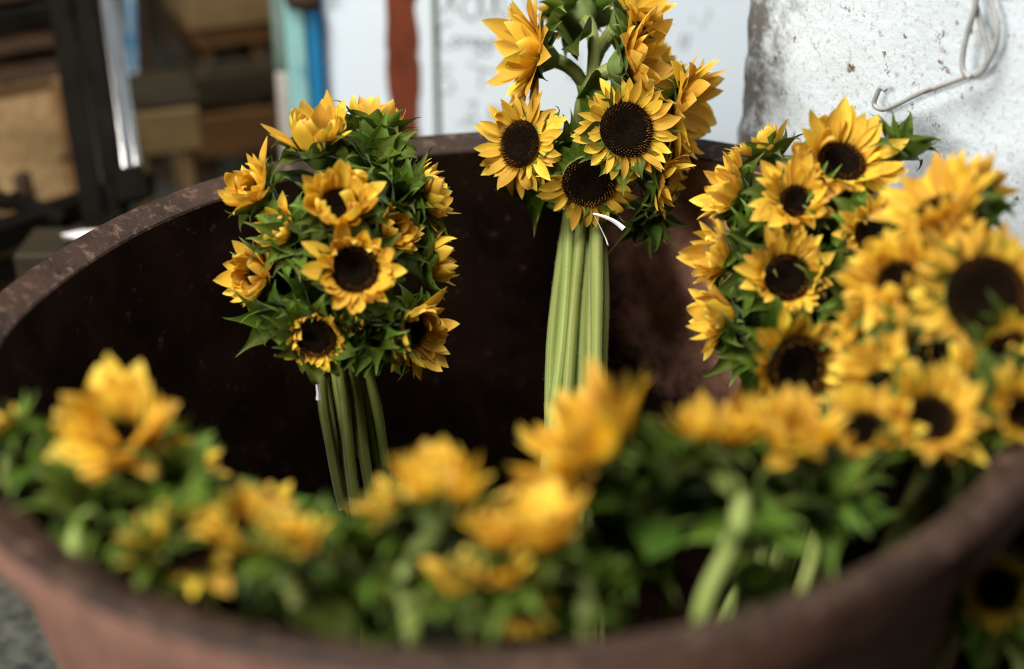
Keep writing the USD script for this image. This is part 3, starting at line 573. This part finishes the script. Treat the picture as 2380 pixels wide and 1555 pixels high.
for i, (x, y, dd, fc, lb) in enumerate(((1330, 365, 1.46, (-.1, -.1, .9), 'small green bud between the two lower flowers of the tall bunch'), (1500, 505, 1.50, (.4, -.7, .4), 'drooping green bud beside the white tie of the tall bunch'), (1255, 425, 1.49, (-.3, -.5, .7), 'green bud under the lower left flower of the tall bunch'))):
    F(lb, x, y, dd, fc, 50, .40, 30, 'green buds in the tall bunch', 'C', seed=50 + i, bud=True, n_leaf=3, bract_len=1.2)
# right bunch
F('star shaped sunflower at the top of the right bunch against the plaster wall', 1955, 378, 1.32, (.05, .50, .84), 147, .38, 35, GR, 'R', seed=21, curly=.2, inward=18)
F('sunflower with small dark centre below the top one of the right bunch', 1848, 468, 1.30, (.12, .28, .94), 112, .34, 42, GR, 'R', seed=22, inward=18)
F('sunflower with swept back petals in the middle of the right bunch', 1828, 645, 1.285, (.12, .12, .96), 125, .44, 40, GR, 'R', seed=23, curly=.25, inward=18)
F('large sunflower with tall black oval centre at the bottom of the right bunch', 1848, 855, 1.22, (.38, -.12, .90), 147, .52, 22, GR, 'R', seed=24, curly=.12, n_pet=42, inward=18)
F('sunflower facing left on the upper left edge of the right bunch', 1712, 452, 1.36, (-.84, .28, .30), 98, .36, 58, GR, 'R', seed=25, inward=18)
F('pale sunflower on the left edge of the right bunch, second from below', 1685, 600, 1.34, (-.90, .12, .28), 98, .34, 62, GR, 'R', seed=26, inward=18)
F('pale sunflower at the lower left edge of the right bunch', 1692, 735, 1.32, (-.86, .0, .36), 103, .34, 62, GR, 'R', seed=27, inward=18)
F('sunflower turned away at the top left of the right bunch', 1785, 355, 1.39, (-.30, .86, -.05), 80, .38, 58, GR, 'R', seed=28, inward=18)
F('sunflower with curled petals on the right side of the right bunch', 2035, 545, 1.27, (-.12, .18, .94), 103, .46, 40, GR, 'R', seed=29, curly=.55, inward=18)
F('sunflower lower on the right side of the right bunch beside the blurred bunch', 2030, 715, 1.25, (.1, .3, .9), 100, .36, 45, GR, 'R', seed=30, inward=18)
for i, (x, y, dd, fc, lb) in enumerate(((1925, 545, 1.31, (.1, .1, .9), 'green bud right of the second flower of the right bunch'), (1935, 690, 1.29, (.1, 0, 1), 'green bud right of the middle flower of the right bunch'), (1745, 800, 1.31, (-.3, -.4, .8), 'green bud at the lower left of the right bunch'),
        (1770, 560, 1.32, (-.3, .1, .9), 'green bud left of the middle flower of the right bunch'), (2090, 345, 1.34, (.5, .7, .2), 'leafy green bud against the plaster wall at the top right of the right bunch'))):
    F(lb, x, y, dd, fc, 62, .42, 30, 'green buds in the right bunch', 'R', seed=60 + i, bud=True, n_leaf=5 if i == 4 else 3, bract_len=1.3)
# far right, blurred
F('blurred large sunflower with black centre at the right edge of the picture', 2292, 690, 1.08, (.0, .16, .96), 179, .55, 15, GS, 'S', seed=31, curly=.05)
F('blurred sunflower facing left at the top of the far right bunch', 2185, 498, 1.16, (-.42, .62, .55), 151, .36, 43, GS, 'S', seed=32)
F('blurred sunflower facing left below the top of the far right bunch', 2085, 650, 1.14, (-.52, .42, .62), 136, .34, 48, GS, 'S', seed=33)
F('blurred sunflower on the left edge of the far right bunch', 2035, 785, 1.14, (-.72, .15, .6), 117, .34, 50, GS, 'S', seed=34)
F('blurred sunflower with dark centre left of the large one', 2170, 815, 1.10, (-.05, .10, .95), 140, .46, 33, GS, 'S', seed=35)
F('blurred sunflower at the lower left of the far right bunch', 2050, 900, 1.10, (-.55, .25, .7), 123, .34, 48, GS, 'S', seed=36)
F('blurred cupped sunflower with dark centre at the bottom of the far right bunch', 2165, 975, 1.03, (.0, .42, .86), 145, .40, 40, GS, 'S', seed=37, curly=.05)
F('blurred sunflower cut by the right edge below the large one', 2372, 960, 1.02, (.2, .3, .9), 123, .36, 38, GS, 'S', seed=38)
F('blurred dark centred sunflower at the right edge between two others', 2345, 830, 1.07, (.1, .0, .95), 112, .55, 33, GS, 'S', seed=39)
F('blurred yellow sunflower joining the front row to the far right bunch', 2010, 1000, 1.04, (-.2, .6, .7), 128, .36, 43, GS, 'S', seed=70)
F('blurred sunflower above the bottom right of the far right bunch', 2260, 905, 1.06, (.1, .5, .8), 106, .36, 48, GS, 'S', seed=71)
F('blurred sunflower seen from the back at the top right of the far right bunch', 2250, 455, 1.2, (.5, .75, -.1), 106, .38, 56, GS, 'S', seed=72)
F('blurred sunflower between the two left facing ones and the large one at far right', 2130, 735, 1.12, (-.3, .4, .8), 112, .36, 42, GS, 'S', seed=73)
F('blurred sunflower squeezed between the top one and the large one at far right', 2235, 590, 1.13, (-.1, .5, .8), 112, .36, 42, GS, 'S', seed=75)
# near row, strongly blurred
F('blurred sunflower with small dark centre at the left of the near row', 285, 1015, .99, (.02, .52, .84), 140, .26, 42, GF, path=[(240, 1170, .965), (190, 1215, .955), (178, 1330, .935)], seed=81, curly=.05, spread=1.25, stem_r=.0048)
F('blurred bud with a yellow tip at the left edge of the near row', 12, 1000, 1.0, (-.1, .9, .2), 60, .36, 65, GF, path=[(20, 1120, 1.01)], seed=82, n_pet=8, stem_r=.004)
F('blurred dark centred sunflower low in the left half of the near row', 438, 1275, .91, (.08, .12, .95), 118, .46, 12, GF, path=[(450, 1380, .97)], seed=83, n_pet=13, spread=1.3, stem_r=.0045)
F('blurred upright sunflower right of the low dark centred one', 555, 1240, .92, (.15, .72, .55), 100, .34, 52, GF, path=[(575, 1350, .97)], seed=84, spread=1.25, stem_r=.0045)
F('blurred sunflower in side view above a pale stem in the near row', 676, 1272, .905, (.12, .92, .14), 80, .36, 60, GF, path=[(682, 1360, .91), (702, 1460, .905)], seed=85, spread=1.2)
F('blurred sunflower in side view in the middle of the near row', 1020, 1170, .93, (.10, .86, -.02), 128, .36, 62, GF, path=[(945, 1310, .93), (962, 1470, .905)], seed=86, spread=1.2)
F('blurred wide sunflower facing up below the middle one of the near row', 1235, 1265, .905, (.02, .86, .26), 150, .34, 45, GF, path=[(1330, 1340, .915), (1365, 1450, .90)], seed=87, spread=1.2)
F('small blurred sunflower low in the middle of the near row', 1070, 1366, .895, (-.1, .8, .3), 92, .36, 50, GF, path=[(1095, 1440, .91)], seed=88, n_pet=18, spread=1.2, n_leaf=-4)
F('lowest blurred sunflower hanging towards the near rim', 1205, 1405, .885, (.05, -.35, .85), 85, .36, 15, GF, path=[(1225, 1440, .93)], seed=89, n_pet=18, spread=1.2, n_leaf=-4)
F('big pale blurred sunflower in side view in front of the tall bunch stems', 1405, 1070, .98, (-.55, .62, .05), 190, .34, 52, GF, path=[(1440, 1200, .985)], seed=90, curly=.05, spread=1.2)
F('blurred sunflower right of the big pale one in the near row', 1650, 1040, 1.0, (-.1, .85, .10), 112, .36, 58, GF, path=[(1722, 1160, .96), (1700, 1265, .94), (1640, 1400, .92)], seed=91, stem_r=.0068)
F('blurred sunflower left of the far right bunch in the near row', 1840, 1045, 1.0, (.0, .82, .20), 130, .36, 55, GF, path=[(1840, 1180, 1.02)], seed=92)
for i, (x, y, dd, fc, pth, lb) in enumerate(((130, 1080, 1.0, (-.2, .8, .3), [(200, 1180, .97), (260, 1290, .95)], 'blurred green bud at the left of the near row'), (405, 1120, .98, (.4, .4, .6), [(380, 1250, .95), (400, 1380, .93)], 'blurred green bud behind the left flower of the near row'),
        (840, 1290, .94, (-.2, .7, .5), [(800, 1380, .92), (790, 1470, .91)], 'blurred green bud left of the middle of the near row'), (1560, 1080, .98, (.1, .9, .2), [(1530, 1250, .95), (1500, 1400, .93)], 'blurred pale green bud right of the big pale sunflower'),
        (1740, 1230, .96, (.3, .6, .6), [(1760, 1340, .94), (1740, 1420, .93)], 'blurred green bud beside the thick pale stem'),
        (1455, 1270, .985, (.1, .6, .6), [(1450, 1360, .93)], 'blurred green bud below the big pale sunflower'), (1365, 1385, .95, (.0, .7, .5), [(1360, 1440, .91)], 'blurred green bud low in front of the tall bunch stems'),
        (880, 1400, .945, (.1, .6, .6), [(880, 1450, .91)], 'blurred green bud low in front of the left bunch stems'),
        (1910, 1160, .99, (.2, .5, .7), [(1930, 1260, .97), (1900, 1340, .95)], 'blurred green bud at the right of the near row'), (210, 1170, .97, (-.2, .5, .7), [(250, 1280, .95)], 'blurred green bud under the left flower of the near row'))):
    F(lb, x, y, dd, fc, 84, .36, 30, 'blurred green buds along the near rim', path=[(x + 10, y + 60, dd + .03)], seed=100 + i, bud=True, n_leaf=2, bract_len=1.25)
F('blurred sunflower partly behind the left flower of the near row', 395, 1075, 1.02, (.5, .45, .5), 105, .36, 40, GF, path=[(400, 1200, .98)], seed=110, stem_r=.0045)
F('blurred pale sunflower tip at the very left of the near row', 190, 1020, 1.01, (-.6, .6, .3), 95, .34, 55, GF, path=[(215, 1130, .98)], seed=111, n_pet=14, stem_r=.0045)
F('blurred sunflower right of the low dark centred one, behind the upright one', 620, 1190, .99, (.2, .7, .4), 78, .36, 50, GF, path=[(625, 1300, .96)], seed=112, n_pet=16, stem_r=.0045)
F('blurred sunflower beside the middle one of the near row, on its left', 925, 1185, .96, (-.4, .8, .2), 90, .36, 50, GF, path=[(920, 1300, .94)], seed=113, stem_r=.0045)
F('blurred sunflower under the big pale one of the near row', 1300, 1165, .965, (-.4, .75, .2), 120, .36, 45, GF, path=[(1330, 1280, .94)], seed=114, stem_r=.0045)
F('blurred sunflower between the two right flowers of the near row', 1750, 1020, 1.03, (.1, .75, .4), 110, .36, 50, GF, path=[(1750, 1150, 1.0)], seed=115, stem_r=.0045)
F('blurred orange sunflower low at the right end of the near row', 1925, 1110, 1.02, (.3, .3, .8), 90, .36, 40, GF, path=[(1930, 1230, .99)], seed=116, n_pet=18, stem_r=.0045)
F('blurred yellow sunflower low between the wide one and the lowest one', 1160, 1335, .885, (-.1, .75, .4), 88, .36, 45, GF, path=[(1155, 1420, .92)], seed=118, n_pet=20, n_leaf=-2, spread=1.2)
F('blurred sunflower low at the left, just over the rim beside the dark centred one', 352, 1250, .915, (-.4, .6, .5), 70, .36, 50, GF, path=[(360, 1330, .95)], seed=119, n_pet=12, n_leaf=-1, spread=1.2)
# outside the tub, in the shade at the lower right
F('dim sunflower outside the tub at the lower right corner', 2318, 1375, 1.01, (-.05, .15, .95), 108, .44, 20, GO, path=[(2350, 1480, 1.03), (2420, 1700, 1.05)], seed=95)
F('dim sunflower outside the tub at the right edge above the corner one', 2385, 1215, 1.05, (-.2, .2, .9), 100, .44, 20, GO, path=[(2430, 1350, 1.07), (2500, 1700, 1.09)], seed=96)

# ------------------------------------------------------------------ ties
tw = thing('white_tie', 'white plastic tie with loose ends around the tall bunch stems', 'tie')
tp = TIES['C'][0]
a = np.linspace(0, 2 * np.pi, 40)
ring = tp + np.stack([np.cos(a) * .027, np.sin(a) * .024, a * 0 + .016], 1)
obj('tie_band', tube(ring, .0022, 6, cap=False), 'tie_white', tw, smooth=True)
def ribbon(pts, wd, th=.0008):
    c = spline([P(*q) for q in pts], 14); T = np.gradient(c, axis=0); s_ = np.cross(T, FW + UP * .3); s_ /= np.linalg.norm(s_, axis=1)[:, None]
    k = np.linspace(0, 1, 14)[:, None]; ww = wd * (.45 + .6 * k)
    nrm = np.cross(T, s_); nrm /= np.linalg.norm(nrm, axis=1)[:, None]
    rows = np.stack([c - s_ * ww, c + nrm * th * 2, c + s_ * ww, c - nrm * th], 1).reshape(-1, 3)
    return rows, tris(grid_faces(14, 4, True))
obj('tie_end', ribbon([(1380, 497, 1.44), (1405, 504, 1.43), (1430, 516, 1.43), (1450, 532, 1.43)], .0024), 'tie_white', tw)
obj('tie_end', ribbon([(1382, 502, 1.44), (1396, 530, 1.435), (1408, 555, 1.435), (1413, 570, 1.43)], .0007), 'tie_white', tw)
ts = thing('pale_string', 'pale loose string end hanging below the left bunch', 'string')
obj('string_end', ribbon([(735, 868, 1.36), (737, 890, 1.36), (740, 912, 1.36), (740, 930, 1.36)], .0022), 'tie_white', ts)
